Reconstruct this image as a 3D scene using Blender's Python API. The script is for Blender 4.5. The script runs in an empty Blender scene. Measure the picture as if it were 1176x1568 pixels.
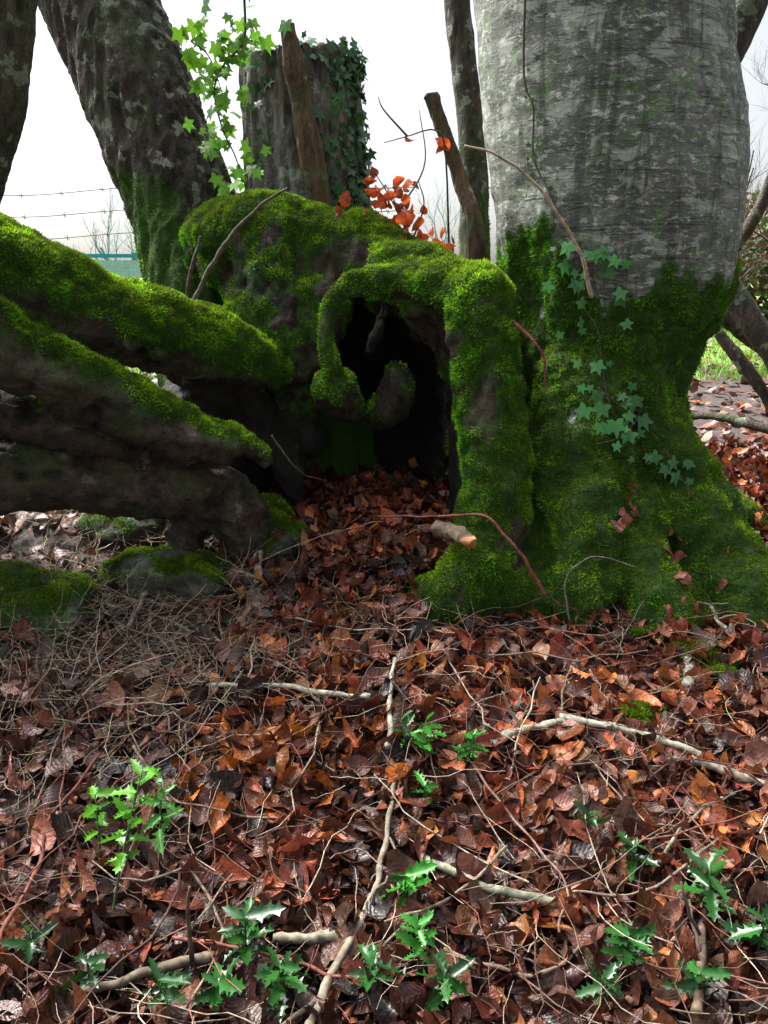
import bpy, math, numpy as np
from math import radians
rng=np.random.default_rng(7)
U=rng.uniform
# ---------------------------------------------------------------- noise
def _h(ix,iy,iz):
    h=(ix*374761393+iy*668265263+iz*1440662683).astype(np.uint32)
    h=(h^(h>>np.uint32(13)))*np.uint32(1274126177)
    h=h^(h>>np.uint32(16))
    return h.astype(np.float64)/4294967295.0
def vn(p):
    i=np.floor(p).astype(np.int64); f=p-i; f=f*f*(3-2*f)
    x,y,z=i[...,0],i[...,1],i[...,2]; fx,fy,fz=f[...,0],f[...,1],f[...,2]
    r=0
    for a in (0,1):
        for b in (0,1):
            for c in (0,1):
                r=r+_h(x+a,y+b,z+c)*(fx if a else 1-fx)*(fy if b else 1-fy)*(fz if c else 1-fz)
    return r*2-1
def fbm(p,o=4,g=.5):
    r=0;a=1;s=0
    for k in range(o):
        r=r+a*vn(p*2**k+17.3*k); s+=a; a*=g
    return r/s
def ss(a,b,x):
    t=np.clip((x-a)/(b-a),0,1); return t*t*(3-2*t)
def sm(pts,n):
    P=np.array(pts,float); m=len(P)
    if m<3:
        t=np.linspace(0,1,n)[:,None]; return P[0]*(1-t)+P[-1]*t
    E=np.vstack([2*P[0]-P[1],P,2*P[-1]-P[-2]]); u=np.linspace(0,m-1-1e-6,n); i=u.astype(int); t=(u-i)[:,None]
    a,b,c,d=E[i],E[i+1],E[i+2],E[i+3]
    return .5*((2*b)+(c-a)*t+(2*a-5*b+4*c-d)*t*t+(3*b-a-3*c+d)*t**3)
# ---------------------------------------------------------------- mesh
def mk(name,V,Q=None,T=None,mat=None,smooth=True,attrs=None,parent=None):
    me=bpy.data.meshes.new(name); V=np.asarray(V,np.float32)
    Q=np.zeros((0,4),np.int32) if Q is None or len(Q)==0 else np.asarray(Q,np.int32)
    T=np.zeros((0,3),np.int32) if T is None or len(T)==0 else np.asarray(T,np.int32)
    me.vertices.add(len(V)); me.vertices.foreach_set('co',V.ravel())
    nl=Q.size+T.size; me.loops.add(nl); me.loops.foreach_set('vertex_index',np.concatenate([Q.ravel(),T.ravel()]))
    me.polygons.add(len(Q)+len(T))
    st=np.concatenate([np.arange(len(Q))*4,Q.size+np.arange(len(T))*3]).astype(np.int32)
    me.polygons.foreach_set('loop_start',st)
    me.polygons.foreach_set('use_smooth',np.full(len(st),bool(smooth)))
    for k,a in (attrs or {}).items():
        a=np.asarray(a,np.float32)
        if a.ndim==1: me.attributes.new(k,'FLOAT','POINT').data.foreach_set('value',a)
        else: me.attributes.new(k,'FLOAT_VECTOR','POINT').data.foreach_set('vector',a.ravel())
    me.update(calc_edges=True); me.validate()
    ob=bpy.data.objects.new(name,me); bpy.context.scene.collection.objects.link(ob)
    if mat: me.materials.append(mat)
    if parent: ob.parent=parent
    return ob
class Geo:
    def __init__(s): s.V=[];s.Q=[];s.T=[];s.C=[];s.S=[];s.n=0
    def add(s,V,Q=None,T=None,c=(1,1,1),st=None):
        V=np.asarray(V,float)
        if Q is not None and len(Q): s.Q.append(np.asarray(Q)+s.n)
        if T is not None and len(T): s.T.append(np.asarray(T)+s.n)
        s.V.append(V); c=np.asarray(c,float)
        s.C.append(np.broadcast_to(c,(len(V),3)) if c.ndim==1 else c)
        s.S.append(np.zeros((len(V),3)) if st is None else st); s.n+=len(V)
    def build(s,name,mat,smooth=True,parent=None):
        return mk(name,np.concatenate(s.V),np.concatenate(s.Q) if s.Q else None,np.concatenate(s.T) if s.T else None,mat,smooth,
            {'col':np.concatenate(s.C),'st':np.concatenate(s.S)},parent)
def tube(P,R,sides=8,cap=True):
    P=np.asarray(P,float); n=len(P); R=np.broadcast_to(np.asarray(R,float),(n,))
    t=np.gradient(P,axis=0); t/=np.linalg.norm(t,axis=1)[:,None]+1e-9
    m=t.mean(0); ref=np.eye(3)[np.argmin(np.abs(m))]
    a=np.cross(t,ref); a/=np.linalg.norm(a,axis=1)[:,None]+1e-9; b=np.cross(t,a)
    th=np.arange(sides)*2*math.pi/sides
    V=P[:,None]+R[:,None,None]*(a[:,None]*np.cos(th)[None,:,None]+b[:,None]*np.sin(th)[None,:,None])
    V=V.reshape(-1,3); i=np.arange(n-1)[:,None]*sides; j=np.arange(sides)[None]; j2=(j+1)%sides
    Q=np.stack([i+j,i+j2,i+sides+j2,i+sides+j],-1).reshape(-1,4)
    T=None
    if cap:
        V=np.vstack([V,P[0],P[-1]]); k=n*sides; jj=np.arange(sides); j2=(jj+1)%sides
        T=np.vstack([np.stack([np.full(sides,k),j2,jj],-1),np.stack([np.full(sides,k+1),(n-1)*sides+jj,(n-1)*sides+j2],-1)])
    return V,Q,T
def vnormals(V,Q):
    n=np.cross(V[Q[:,2]]-V[Q[:,0]],V[Q[:,3]]-V[Q[:,1]]); N=np.zeros_like(V)
    for c in range(3):
        for k in range(4): N[:,c]+=np.bincount(Q[:,k],weights=n[:,c],minlength=len(V))
    return N/(np.linalg.norm(N,axis=1)[:,None]+1e-12)
def basis(n,yaw):
    n=n/np.linalg.norm(n,axis=1)[:,None]
    r=np.stack([np.cos(yaw),np.sin(yaw),np.zeros_like(yaw)],1)
    bad=np.abs((r*n).sum(1))>.95; r[bad]=[0,0,1]
    x=r-(r*n).sum(1)[:,None]*n; x/=np.linalg.norm(x,axis=1)[:,None]
    return np.stack([x,np.cross(n,x),n],2)   # columns
def inst(g,tpl,pos,M,sc,col):
    tv,tq,tt,st=tpl; k=len(pos)
    if k==0: return
    V=pos[:,None]+np.einsum('kij,nj->kni',M,tv)*np.asarray(sc).reshape(-1,1,1)
    off=(np.arange(k)*len(tv))[:,None,None]
    g.add(V.reshape(-1,3),None if tq is None else (tq[None]+off).reshape(-1,4),None if tt is None else (tt[None]+off).reshape(-1,3),
          np.repeat(col,len(tv),0),np.tile(st,(k,1)))
# ---------------------------------------------------------------- SDF
def segd(X,a,b):
    pa=X-a[:3]; ba=b[:3]-a[:3]; h=np.clip((pa@ba)/(ba@ba+1e-9),0,1)
    return np.linalg.norm(pa-h[...,None]*ba,axis=-1)-(a[3]+(b[3]-a[3])*h)
def smin(a,b,k):
    h=np.clip(.5+.5*(b-a)/k,0,1); return b+(a-b)*h-k*h*(1-h)
def C(*v):  # cm list -> chain in metres, resampled
    P=np.array(v,float).reshape(-1,4)/100
    return sm(P,max(2,(len(P)-1)*3+1)) if len(P)>1 else np.vstack([P,P+[.001,0,0,0]])
def field(lo,hi,h,prims):
    ax=[np.arange(lo[i],hi[i],h) for i in range(3)]; F=np.full([len(a) for a in ax],.3,np.float32)
    for ch,k,kind,_ in prims:
        for a,b in zip(ch[:-1],ch[1:]):
            r=max(a[3],b[3])+k+.03; l=np.minimum(a[:3],b[:3])-r; u=np.maximum(a[:3],b[:3])+r
            s=[slice(*np.searchsorted(ax[i],[l[i],u[i]])) for i in range(3)]
            if any(q.stop-q.start<1 for q in s): continue
            X=np.stack(np.meshgrid(*[ax[i][s[i]] for i in range(3)],indexing='ij'),-1); d=segd(X,a,b)
            S=tuple(s)
            F[S]=smin(F[S],d,k) if kind=='+' else -smin(-F[S],d,k)
    for i in range(3):
        for e in (0,-1):
            S=[slice(None)]*3; S[i]=e; F[tuple(S)]=np.maximum(F[tuple(S)],.05)
    return F
def surfnet(F,o,h):
    s=F<0; O=[(a,b,c) for a in (0,1) for b in (0,1) for c in (0,1)]; n=np.array(F.shape)-1
    sl=lambda A,q: A[q[0]:n[0]+q[0],q[1]:n[1]+q[1],q[2]:n[2]+q[2]]
    c=sum(sl(s,q).astype(np.int8) for q in O); act=(c>0)&(c<8)
    idx=np.argwhere(act); ids=-np.ones(act.shape,np.int64); ids[act]=np.arange(len(idx))
    G=np.stack([F[idx[:,0]+q[0],idx[:,1]+q[1],idx[:,2]+q[2]] for q in O],1); acc=np.zeros((len(idx),3)); cnt=np.zeros(len(idx))
    for a in range(8):
        for b in range(a+1,8):
            A=np.array(O[a]);B=np.array(O[b])
            if abs(A-B).sum()!=1: continue
            m=(G[:,a]<0)!=(G[:,b]<0); t=np.where(m,G[:,a]/np.where(m,G[:,a]-G[:,b],1),0)
            acc+=(A+(B-A)*t[:,None])*m[:,None]; cnt+=m
    V=np.array(o)+(idx+acc/cnt[:,None])*h; Q=[]
    for axn,offs in ((0,[(0,-1,-1),(0,0,-1),(0,0,0),(0,-1,0)]),(1,[(-1,0,-1),(-1,0,0),(0,0,0),(0,0,-1)]),(2,[(-1,-1,0),(0,-1,0),(0,0,0),(-1,0,0)])):
        A=[slice(1,-1)]*3;B=[slice(1,-1)]*3; A[axn]=slice(0,-1);B[axn]=slice(1,None)
        a,b=s[tuple(A)],s[tuple(B)]; e=np.argwhere(a!=b); ins=a[a!=b]
        add=np.array([1,1,1]); add[axn]=0; e=e+add
        q=np.stack([ids[e[:,0]+f[0],e[:,1]+f[1],e[:,2]+f[2]] for f in offs],1)
        q[~ins]=q[~ins][:,::-1]; Q.append(q)
    Q=np.concatenate(Q); return V,Q[(Q>=0).all(1)]
def weights(V,prims,val):
    W=np.zeros(len(V));S=np.zeros(len(V))
    for (ch,k,kind,m) in prims:
        if kind!='+': continue
        d=np.full(len(V),9.)
        for a,b in zip(ch[:-1],ch[1:]): d=np.minimum(d,segd(V,a,b))
        w=np.exp(-np.clip(d,-.1,.5)/.02); W+=w; S+=w*m[val]
    return S/W
# ---------------------------------------------------------------- nodes
def newmat(name):
    m=bpy.data.materials.new(name); m.use_nodes=True; nt=m.node_tree; nt.nodes.clear()
    out=nt.nodes.new('ShaderNodeOutputMaterial'); return m,nt,out
def N(nt,t,ins={},**pr):
    n=nt.nodes.new('ShaderNode'+t)
    for k,v in pr.items(): setattr(n,k,v)
    for k,v in ins.items():
        s=n.inputs[k]
        if isinstance(v,bpy.types.NodeSocket): nt.links.new(v,s)
        else: s.default_value=v
    return n
def col(c): return (c[0],c[1],c[2],1)
def attr(nt,name): return N(nt,'Attribute',attribute_name=name)
def mix(nt,f,a,b,bt='MIX'):
    n=nt.nodes.new('ShaderNodeMix'); n.data_type='RGBA'; n.blend_type=bt
    for i,v in ((0,f),(6,a),(7,b)):
        if isinstance(v,bpy.types.NodeSocket): nt.links.new(v,n.inputs[i])
        else: n.inputs[i].default_value=col(v) if i else v
    return n.outputs[2]
def coords(nt,scale,rot=(0,0,0)):
    tc=N(nt,'TexCoord'); mp=N(nt,'Mapping',{'Vector':tc.outputs['Object'],'Scale':scale,'Rotation':rot}); return mp.outputs[0]
def noise(nt,v,s,d=3,r=.6,dist=0): return N(nt,'TexNoise',{'Vector':v,'Scale':s,'Detail':d,'Roughness':r,'Distortion':dist}).outputs[0]
def ramp(nt,f,a,b):
    return N(nt,'MapRange',{'Value':f,'From Min':a,'From Max':b}).outputs[0]
def mathn(nt,op,a,b): 
    n=nt.nodes.new('ShaderNodeMath'); n.operation=op
    for i,v in ((0,a),(1,b)):
        if isinstance(v,bpy.types.NodeSocket): nt.links.new(v,n.inputs[i])
        else: n.inputs[i].default_value=v
    return n.outputs[0]
def barkmat(name,c1,c2,lich,la,stretch=(1,1,.25),fs=30,bump=.5,moss=True,fleck=False,rough=.8,bd=.03):
    m,nt,out=newmat(name)
    v=coords(nt,stretch); v1=coords(nt,(1,1,1))
    f=noise(nt,v,fs,6,.75,.3); big=noise(nt,v1,4,3)
    c=mix(nt,ramp(nt,f,.36,.64),c1,c2)
    c=mix(nt,ramp(nt,big,.38,.62),c,mix(nt,.6,c,c1))
    l=noise(nt,v1,14,4,.6)
    c=mix(nt,mathn(nt,'MULTIPLY',ramp(nt,l,.6-la,.64-la),.75),c,lich)
    gn=noise(nt,v1,7,4,.7); c=mix(nt,mathn(nt,'MULTIPLY',ramp(nt,gn,.48,.66),.6),c,(.055,.095,.025))
    if fleck:
        pat=ramp(nt,noise(nt,coords(nt,(1,1,.5)),3.2,4,.65,.6),.44,.56)   # weathered, algae-streaked areas
        c=mix(nt,mathn(nt,'MULTIPLY',pat,.75),c,(.065,.085,.045))
        lp=noise(nt,coords(nt,(1,1,1.4)),9,5,.7,.8); c=mix(nt,mathn(nt,'MULTIPLY',ramp(nt,lp,.54,.58),.75),c,(.37,.40,.33))
        lg=noise(nt,coords(nt,(1.2,1,1.1)),11,5,.7,.8); c=mix(nt,mathn(nt,'MULTIPLY',ramp(nt,lg,.56,.60),.75),c,(.12,.20,.075))
        fl=noise(nt,coords(nt,(26,26,60)),1,6,.8,.6)
        c=mix(nt,mathn(nt,'MULTIPLY',ramp(nt,fl,.54,.61),.9),c,(.52,.54,.47))
        wr=noise(nt,coords(nt,(3,3,38)),1,5,.7,1.4); c=mix(nt,mathn(nt,'MULTIPLY',ramp(nt,wr,.60,.67),.7),c,(.03,.03,.025))
        vs=noise(nt,coords(nt,(20,20,2.)),1,5,.7,.6); c=mix(nt,mathn(nt,'MULTIPLY',ramp(nt,vs,.50,.62),.7),c,(.035,.042,.027))
        f=mathn(nt,'SUBTRACT',mathn(nt,'ADD',mathn(nt,'MULTIPLY',f,.5),mathn(nt,'MULTIPLY',fl,.9)),mathn(nt,'MULTIPLY',ramp(nt,wr,.56,.66),.5))
    hgt=mathn(nt,'ADD',f,mathn(nt,'MULTIPLY',noise(nt,v1,120,2),.3))
    if moss:
        mo=attr(nt,'moss').outputs['Fac']; dk=attr(nt,'dark').outputs['Fac']
        mc=mix(nt,noise(nt,v1,60,3),(.012,.038,.005),(.055,.13,.012))
        mm=ramp(nt,mathn(nt,'ADD',mo,mathn(nt,'MULTIPLY',mathn(nt,'SUBTRACT',noise(nt,v1,40,3,.7),.5),.9)),.34,.50)
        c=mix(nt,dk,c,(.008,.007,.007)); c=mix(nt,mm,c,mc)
    b=N(nt,'Bump',{'Height':hgt,'Strength':bump,'Distance':bd})
    p=N(nt,'BsdfPrincipled',{'Base Color':c,'Roughness':rough,'Specular IOR Level':.3,'Normal':b.outputs[0]})
    nt.links.new(p.outputs[0],out.inputs[0]); return m
def leafmat(name,rough=.4,trans=.25,veins=0,spec=.5,mott=True):
    m,nt,out=newmat(name); c=attr(nt,'col').outputs['Color']; st=attr(nt,'st').outputs['Vector']
    if mott:
        v1=coords(nt,(1,1,1)); mt=noise(nt,v1,75,3,.65)
        c=mix(nt,ramp(nt,mt,.30,.62),mix(nt,.6,c,(0,0,0)),c)
    ins={'Roughness':rough,'Specular IOR Level':spec}
    if veins:
        sx=N(nt,'SeparateXYZ',{'Vector':st}); at=mathn(nt,'ABSOLUTE',sx.outputs[1],0)
        w=mathn(nt,'SINE',mathn(nt,'MULTIPLY',mathn(nt,'SUBTRACT',sx.outputs[0],mathn(nt,'MULTIPLY',at,.22)),veins*6.283),0)
        mid=ramp(nt,at,.08,.0)
        vv=mathn(nt,'MULTIPLY',ramp(nt,w,.8,1.),.07); c=mix(nt,mathn(nt,'MAXIMUM',vv,mathn(nt,'MULTIPLY',mid,.25)),c,mix(nt,.6,c,(.3,.2,.12)))
        b=N(nt,'Bump',{'Height':mathn(nt,'ADD',mathn(nt,'MULTIPLY',w,.6),mathn(nt,'MULTIPLY',mt,7)),'Strength':.5,'Distance':.0009}); ins['Normal']=b.outputs[0]
        ins['Roughness']=N(nt,'MapRange',{'Value':mt,'From Min':.3,'From Max':.7,'To Min':rough*.65,'To Max':rough*1.5}).outputs[0]
    ins['Base Color']=c
    p=N(nt,'BsdfPrincipled',ins); last=p.outputs[0]
    if trans>0:
        t=N(nt,'BsdfTranslucent',{'Color':c}); last=N(nt,'MixShader',{0:trans,1:last,2:t.outputs[0]}).outputs[0]
    nt.links.new(last,out.inputs[0]); return m
M_moss=leafmat('moss_fronds',.8,.35,0,.1,False)
M_leaf=leafmat('dead_leaf',.34,.12,8,.38)
M_holly=leafmat('holly_leaf',.22,.12,0,.35,False)
M_ivy=leafmat('ivy_leaf',.4,.4,0,.35,False)
M_ivyd=leafmat('ivy_leaf_dark',.4,.12,0,.3,False)
M_twig=leafmat('twig_bark',.75,.0,0,.3)
M_grass=leafmat('grass_blade',.6,.3,0,.3,False)
M_beech=barkmat('beech_bark',(.10,.105,.085),(.30,.305,.265),(.38,.40,.35),.02,(1,1,1.6),18,.9,True,True,.65,.018)
M_log=barkmat('old_log_bark',(.016,.011,.008),(.145,.10,.068),(.22,.22,.16),-.03,(1,1,1),24,1.)
M_stump=barkmat('stump_wood',(.010,.008,.006),(.095,.058,.034),(.22,.22,.18),-.04,(1,1,.5),26,1.)
M_left=barkmat('leaning_trunk_bark',(.018,.014,.010),(.13,.10,.072),(.36,.39,.32),.03,(1,1,.3),30,1.)
M_snag=barkmat('snag_bark',(.035,.03,.024),(.28,.26,.215),(.36,.38,.32),.03,(1,1,.13),36,1.)
M_pole=barkmat('dead_wood',(.04,.025,.016),(.26,.165,.09),(.36,.34,.27),-.02,(1,1,.2),50,.8)
M_rock=barkmat('rock_surface',(.03,.029,.022),(.14,.13,.10),(.2,.25,.14),.03,(1,1,1),26,1.)
# ---------------------------------------------------------------- terrain
def gz(x,y):
    x=np.asarray(x,float);y=np.asarray(y,float)
    z=np.interp(y,[-9,1.1,1.3,2.7,3.0,4.2,400],[0,0,.02,.3,.345,.42,.45])
    p=np.stack([x*1.7,y*1.7,np.zeros_like(x)],-1); near=ss(14,4,np.hypot(x,y))
    z=z+.03*fbm(p,3)*near+.008*vn(p*6)*near
    z=z+.05*np.exp(-((x-.02)**2/.05+(y-2.5)**2/.1))
    return z
def ground():
    n=420; u=np.linspace(-1,1,n); a=8; q=np.sinh(u*a)/np.sinh(a)*320
    X,Y=np.meshgrid(q,q+2.0,indexing='ij'); Z=gz(X,Y)
    V=np.stack([X,Y,Z],-1).reshape(-1,3); i=np.arange(n-1)[:,None]*n; j=np.arange(n-1)[None]
    Q=np.stack([i+j,i+n+j,i+n+j+1,i+j+1],-1).reshape(-1,4)
    m,nt,out=newmat('woodland_soil'); v=coords(nt,(1,1,1)); f=noise(nt,v,12,6,.7)
    c=mix(nt,ramp(nt,f,.3,.7),(.014,.010,.008),(.055,.036,.025))
    g=mix(nt,noise(nt,v,2.5,6,.7),(.07,.14,.02),(.18,.30,.05))
    sp=N(nt,'SeparateXYZ',{'Vector':N(nt,'TexCoord').outputs['Object']})
    yy=mathn(nt,'ADD',sp.outputs[1],mathn(nt,'MULTIPLY',noise(nt,v,.7,3),3))
    c=mix(nt,ramp(nt,yy,7.4,8.8),c,g)
    b=N(nt,'Bump',{'Height':noise(nt,v,45,4,.7),'Strength':.8,'Distance':.02})
    p=N(nt,'BsdfPrincipled',{'Base Color':c,'Roughness':.9,'Normal':b.outputs[0]}); nt.links.new(p.outputs[0],out.inputs[0])
    return mk('ground',V,Q,None,m)
ground()
# ---------------------------------------------------------------- moss scatter
def moss_on(V,Q,w,count,name,parent,ln=(.006,.014),seed=1,bright=1.):
    r=np.random.default_rng(seed)
    T=np.vstack([Q[:,[0,1,2]],Q[:,[0,2,3]]]); a,b,c=V[T[:,0]],V[T[:,1]],V[T[:,2]]
    n=np.cross(b-a,c-a); A=np.linalg.norm(n,axis=1); W=A*ss(.38,.6,w[T].mean(1))
    k=r.choice(len(T),count,p=W/W.sum()); u=r.random((count,2)); s=u.sum(1)>1; u[s]=1-u[s]
    P=a[k]+(b[k]-a[k])*u[:,:1]+(c[k]-a[k])*u[:,1:]; nn=n[k]/(A[k][:,None]+1e-12)
    d=nn+r.normal(0,.6,(count,3)); d/=np.linalg.norm(d,axis=1)[:,None]
    sd=np.cross(d,r.normal(size=(count,3))); sd/=np.linalg.norm(sd,axis=1)[:,None]
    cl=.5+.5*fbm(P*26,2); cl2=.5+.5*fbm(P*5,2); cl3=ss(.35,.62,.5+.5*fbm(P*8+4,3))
    up=ss(-.1,.75,nn[:,2]+.35*(cl2-.5))       # painted light: fronds on upper faces tinted yellower and brighter
    L=r.uniform(*ln,count)*(.4+1.1*cl); wd=L*.12+.0005
    VV=np.stack([P-nn*.003-sd*wd[:,None],P-nn*.003+sd*wd[:,None],P+d*L[:,None]*.6+sd*wd[:,None]*.8,P+d*L[:,None]],1)
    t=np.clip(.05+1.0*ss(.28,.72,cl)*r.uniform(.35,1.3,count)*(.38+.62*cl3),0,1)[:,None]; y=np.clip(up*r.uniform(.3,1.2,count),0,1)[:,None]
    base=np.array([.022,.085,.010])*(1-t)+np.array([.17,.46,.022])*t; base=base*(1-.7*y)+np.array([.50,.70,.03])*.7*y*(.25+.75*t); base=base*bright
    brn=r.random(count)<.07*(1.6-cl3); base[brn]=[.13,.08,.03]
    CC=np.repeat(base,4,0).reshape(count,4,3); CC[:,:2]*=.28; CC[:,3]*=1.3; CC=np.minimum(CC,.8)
    Qd=np.arange(count*4).reshape(-1,4)
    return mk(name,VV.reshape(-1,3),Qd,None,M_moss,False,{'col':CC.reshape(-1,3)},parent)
# ---------------------------------------------------------------- hollow stump
K=.04
def pr(ch,moss,dark=0,k=K,kind='+'): return (ch,k,kind,{'moss':moss,'dark':dark})
stump=[
 pr(C(-64,300,130,14,-45,290,129,17,-21,290,126,16,-4,280,124,13,12,280,112,14),.68),
 pr(C(-40,282,117,16,-32,275,101,12,-31,276,78,9,-34,276,54,8),.38,.6),
 pr(C(-20,280,118,10,-21,270,103,5.5,-22,264,90,4),.5,.1,.03), pr(C(-50,285,118,9,-48,270,100,7,-42,262,88,6),.6,0,.03),
 pr(C(-36,275,110,6,-34,264,98,4.5,-30,262,86,3.5),.55,0,.03),
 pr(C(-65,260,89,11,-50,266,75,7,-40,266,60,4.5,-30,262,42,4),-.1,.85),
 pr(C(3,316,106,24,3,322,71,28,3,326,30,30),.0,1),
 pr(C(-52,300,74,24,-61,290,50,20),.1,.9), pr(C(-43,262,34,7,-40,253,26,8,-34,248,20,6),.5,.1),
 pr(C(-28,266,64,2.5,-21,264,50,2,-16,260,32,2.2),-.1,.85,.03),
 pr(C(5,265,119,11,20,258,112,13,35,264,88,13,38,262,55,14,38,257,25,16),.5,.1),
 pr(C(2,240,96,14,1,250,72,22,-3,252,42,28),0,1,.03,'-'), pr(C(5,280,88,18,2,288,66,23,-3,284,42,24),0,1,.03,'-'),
 pr(C(28,235,113,9.5,30.5,233,100,9.5,33.5,230,80,8.5,35,225,61,8.5,34,220,43,9.5,27,215,27,11,19,210,14,10),.66),
 pr(C(28,237,113,9,21,242,116,8.5,9,250,117.5,6.2,-4,250,117.5,4.4,-14,247,114,3,-18.5,245,106,2,-18.5,243,97,2,-16.5,242,90,2.8),.66,0,.015),
 pr(C(-16,246,85,5.5,-15,252,78,5,-11,256,74,4),.34,.35,.02), pr(C(5,262,86,4,5,264,78,6,-1,268,69,5),.30,.25,.02),
 pr(C(-5,262,94,1.6,0,264,108,2.2),.0,.8,.03),pr(C(12,264,98,1.2,8,266,110,2.0),.0,.8,.03),
 pr(C(34,215,30,7,44,210,20,5),.6),pr(C(10,220,20,6,20,212,22,8),.6),
]
lo,h=(-.95,1.9,.0),.0125
V,Q=surfnet(field(lo,(.62,3.65,1.5),h,stump),lo,h); n=vnormals(V,Q)
ms=weights(V,stump,'moss'); dk=weights(V,stump,'dark')
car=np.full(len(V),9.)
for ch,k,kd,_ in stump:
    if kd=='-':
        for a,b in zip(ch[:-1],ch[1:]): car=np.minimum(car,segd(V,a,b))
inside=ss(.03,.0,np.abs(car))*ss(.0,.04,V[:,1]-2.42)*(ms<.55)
dk=np.clip(dk+inside,0,1)  # shade of the hollow painted in: carved inner walls go near-black
big=fbm(V*4,3); mid=fbm(V*14,3); fine=fbm(V*45,2)
ridge=1-np.abs(fbm(V*np.array([14,14,5]),3))*2
bare=ss(.12,.34,fbm(V*np.array([10,10,7])+31,3))
ms=np.clip(ms+.30*n[:,2]+.30*mid+.16*big+.04-inside*.8-.45*bare*(n[:,2]<.45),0,1)
thin=ss(.0,.05,np.linalg.norm((V-[-.17,2.45,1.03])*[1,1,.6],axis=1)-.08)
V=V+n*((.030*big+.022*mid+.007*fine)*(.25+.75*thin)-.004+.022*(ridge-.5)*(1-ms))[:,None]
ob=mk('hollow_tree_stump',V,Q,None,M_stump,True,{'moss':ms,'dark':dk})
vis=ms*(V[:,1]<3.15); moss_on(V,Q,vis,230000,'moss',ob,seed=2,bright=.95)
# ---------------------------------------------------------------- fallen logs
log=[
 pr(C(-150,200,143,13,-127,210,134,13,-113,215,124,13,-98,220,116,12,-78,235,105,11,-58,250,98,10,-40,262,90,8),.78),
 pr(C(-140,180,135,10,-118,190,119,11,-108,200,106,10,-93,210,93,9.5,-76,220,81,8.5,-58,225,72,6.5,-46,229,67,4,-38,230,63,2),.38,0,.02),
 pr(C(-160,210,76,13,-140,210,69,12,-123,215,64,13,-100,225,61,11.5,-78,235,57,12,-60,240,50,10,-50,243,38,9,-46,243,24,8),-.05,0,.02),
 pr(C(-140,200,92,6,-115,208,84,6,-90,220,73,5,-62,232,66,4),.05,.3,.03),
 pr(C(-62,242,52,6,-66,240,38,5,-72,236,22,4),.0,.1,.04),
 pr(C(-60,272,80,13,-74,276,60,15),.0,.9),
]
lo=(-1.62,1.7,.1)
V,Q=surfnet(field(lo,(-.2,3.0,1.6),h,log),lo,h); n=vnormals(V,Q)
ms=weights(V,log,'moss'); dk=weights(V,log,'dark'); big=fbm(V*5,3); mid=fbm(V*16,3)
ms=np.clip(ms+.50*(n[:,2]-.2)+.26*mid+.16*big,0,1)
dr=np.array([.7,.55,-.45]); Vs=V-(V@dr)[:,None]*dr*.7
rd=1-2*np.abs(fbm(Vs*11,4)); pit=ss(.22,.5,fbm(V*11+9,3))
V=V+n*(.028*big+.016*mid+.006*fbm(V*50,2)+(.036*(rd-.4)-.026*pit)*(1-ms))[:,None]
ob=mk('fallen_log',V,Q,None,M_log,True,{'moss':ms,'dark':np.clip(dk+.6*pit+.35*ss(.1,-.7,n[:,2]),0,1)}); moss_on(V,Q,ms,150000,'moss',ob,seed=3,bright=1.05)  # pits darkened; shade under the log painted onto downward faces
# ---------------------------------------------------------------- beech
bt=[(67,275,218,37.5),(67,275,213,37.5),(71,275,184,38.5),(76.5,272,155,39),(80,270,123,37),(77.5,268,97,28.5),(76,265,74,26.5),(77,262,44,28),(79,262,10,31)]
beech=[pr(sm(np.array(bt)/100.,26),.5,0),
 pr(C(94,266,165,14,94,265,150,14,92,265,130,12),.3,0,.12),
 pr(C(84,262,82,13,96,248,58,12,108,225,33,11,118,207,15,10,127,195,0,8),.65,0,.05),
 pr(C(66,248,84,14,64,236,58,14,63,225,43,12,61,215,30,9,60,209,18,7),.65,0,.045),
 pr(C(76,247,58,8,81,234,42,9.5,82,215,27,9,85,203,18,7),.65,0,.04),
 pr(C(86,275,74,8,108,278,48,9,132,272,30,9,150,262,15,8),.6,0,.05),
 pr(C(50,250,60,9,50,230,35,8,48,215,22,7),.6,0,.04),
 pr(C(92,225,25,7,99,208,14,6),.6,0,.04),
]
lo=(.2,1.8,-.05)
V,Q=surfnet(field(lo,(1.75,3.3,2.2),h,beech),lo,h); n=vnormals(V,Q)
ms=weights(V,beech,'moss'); big=fbm(V*4,3); mid=fbm(V*14,3)
edge=1.18+.08*fbm(V*np.array([6,6,2.]),3)+.14*fbm(V*np.array([22,22,4.]),3)+.14*(V[:,0]<.52)
mz=ss(edge+.14,edge-.12,V[:,2]); bare=ss(.18,.4,fbm(V*np.array([9,9,5])+11,3))
ms=np.clip(mz*(.83+.38*mid+.2*big+.1*n[:,2]-.34*bare),0,1)
fl=V*np.array([6,6,1.6]); mr=V*np.array([14,14,5])
V=V+n*((.014*big+.020*mid+.007*fbm(V*45,2))*mz+(1-mz)*(.012*big+.006*fbm(V*np.array([8,8,26]),2))+.034*mz*(.5-2*np.abs(fbm(fl,2)))+.014*mz*(.5-2*np.abs(fbm(mr,2))))[:,None]
ob=mk('beech_tree',V,Q,None,M_beech,True,{'moss':ms,'dark':ms*0})
vis=ms*(V[:,1]<2.95); moss_on(V,Q,vis,260000,'moss',ob,seed=4,bright=.95)
beech_ob=ob; BV=V.copy()
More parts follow.
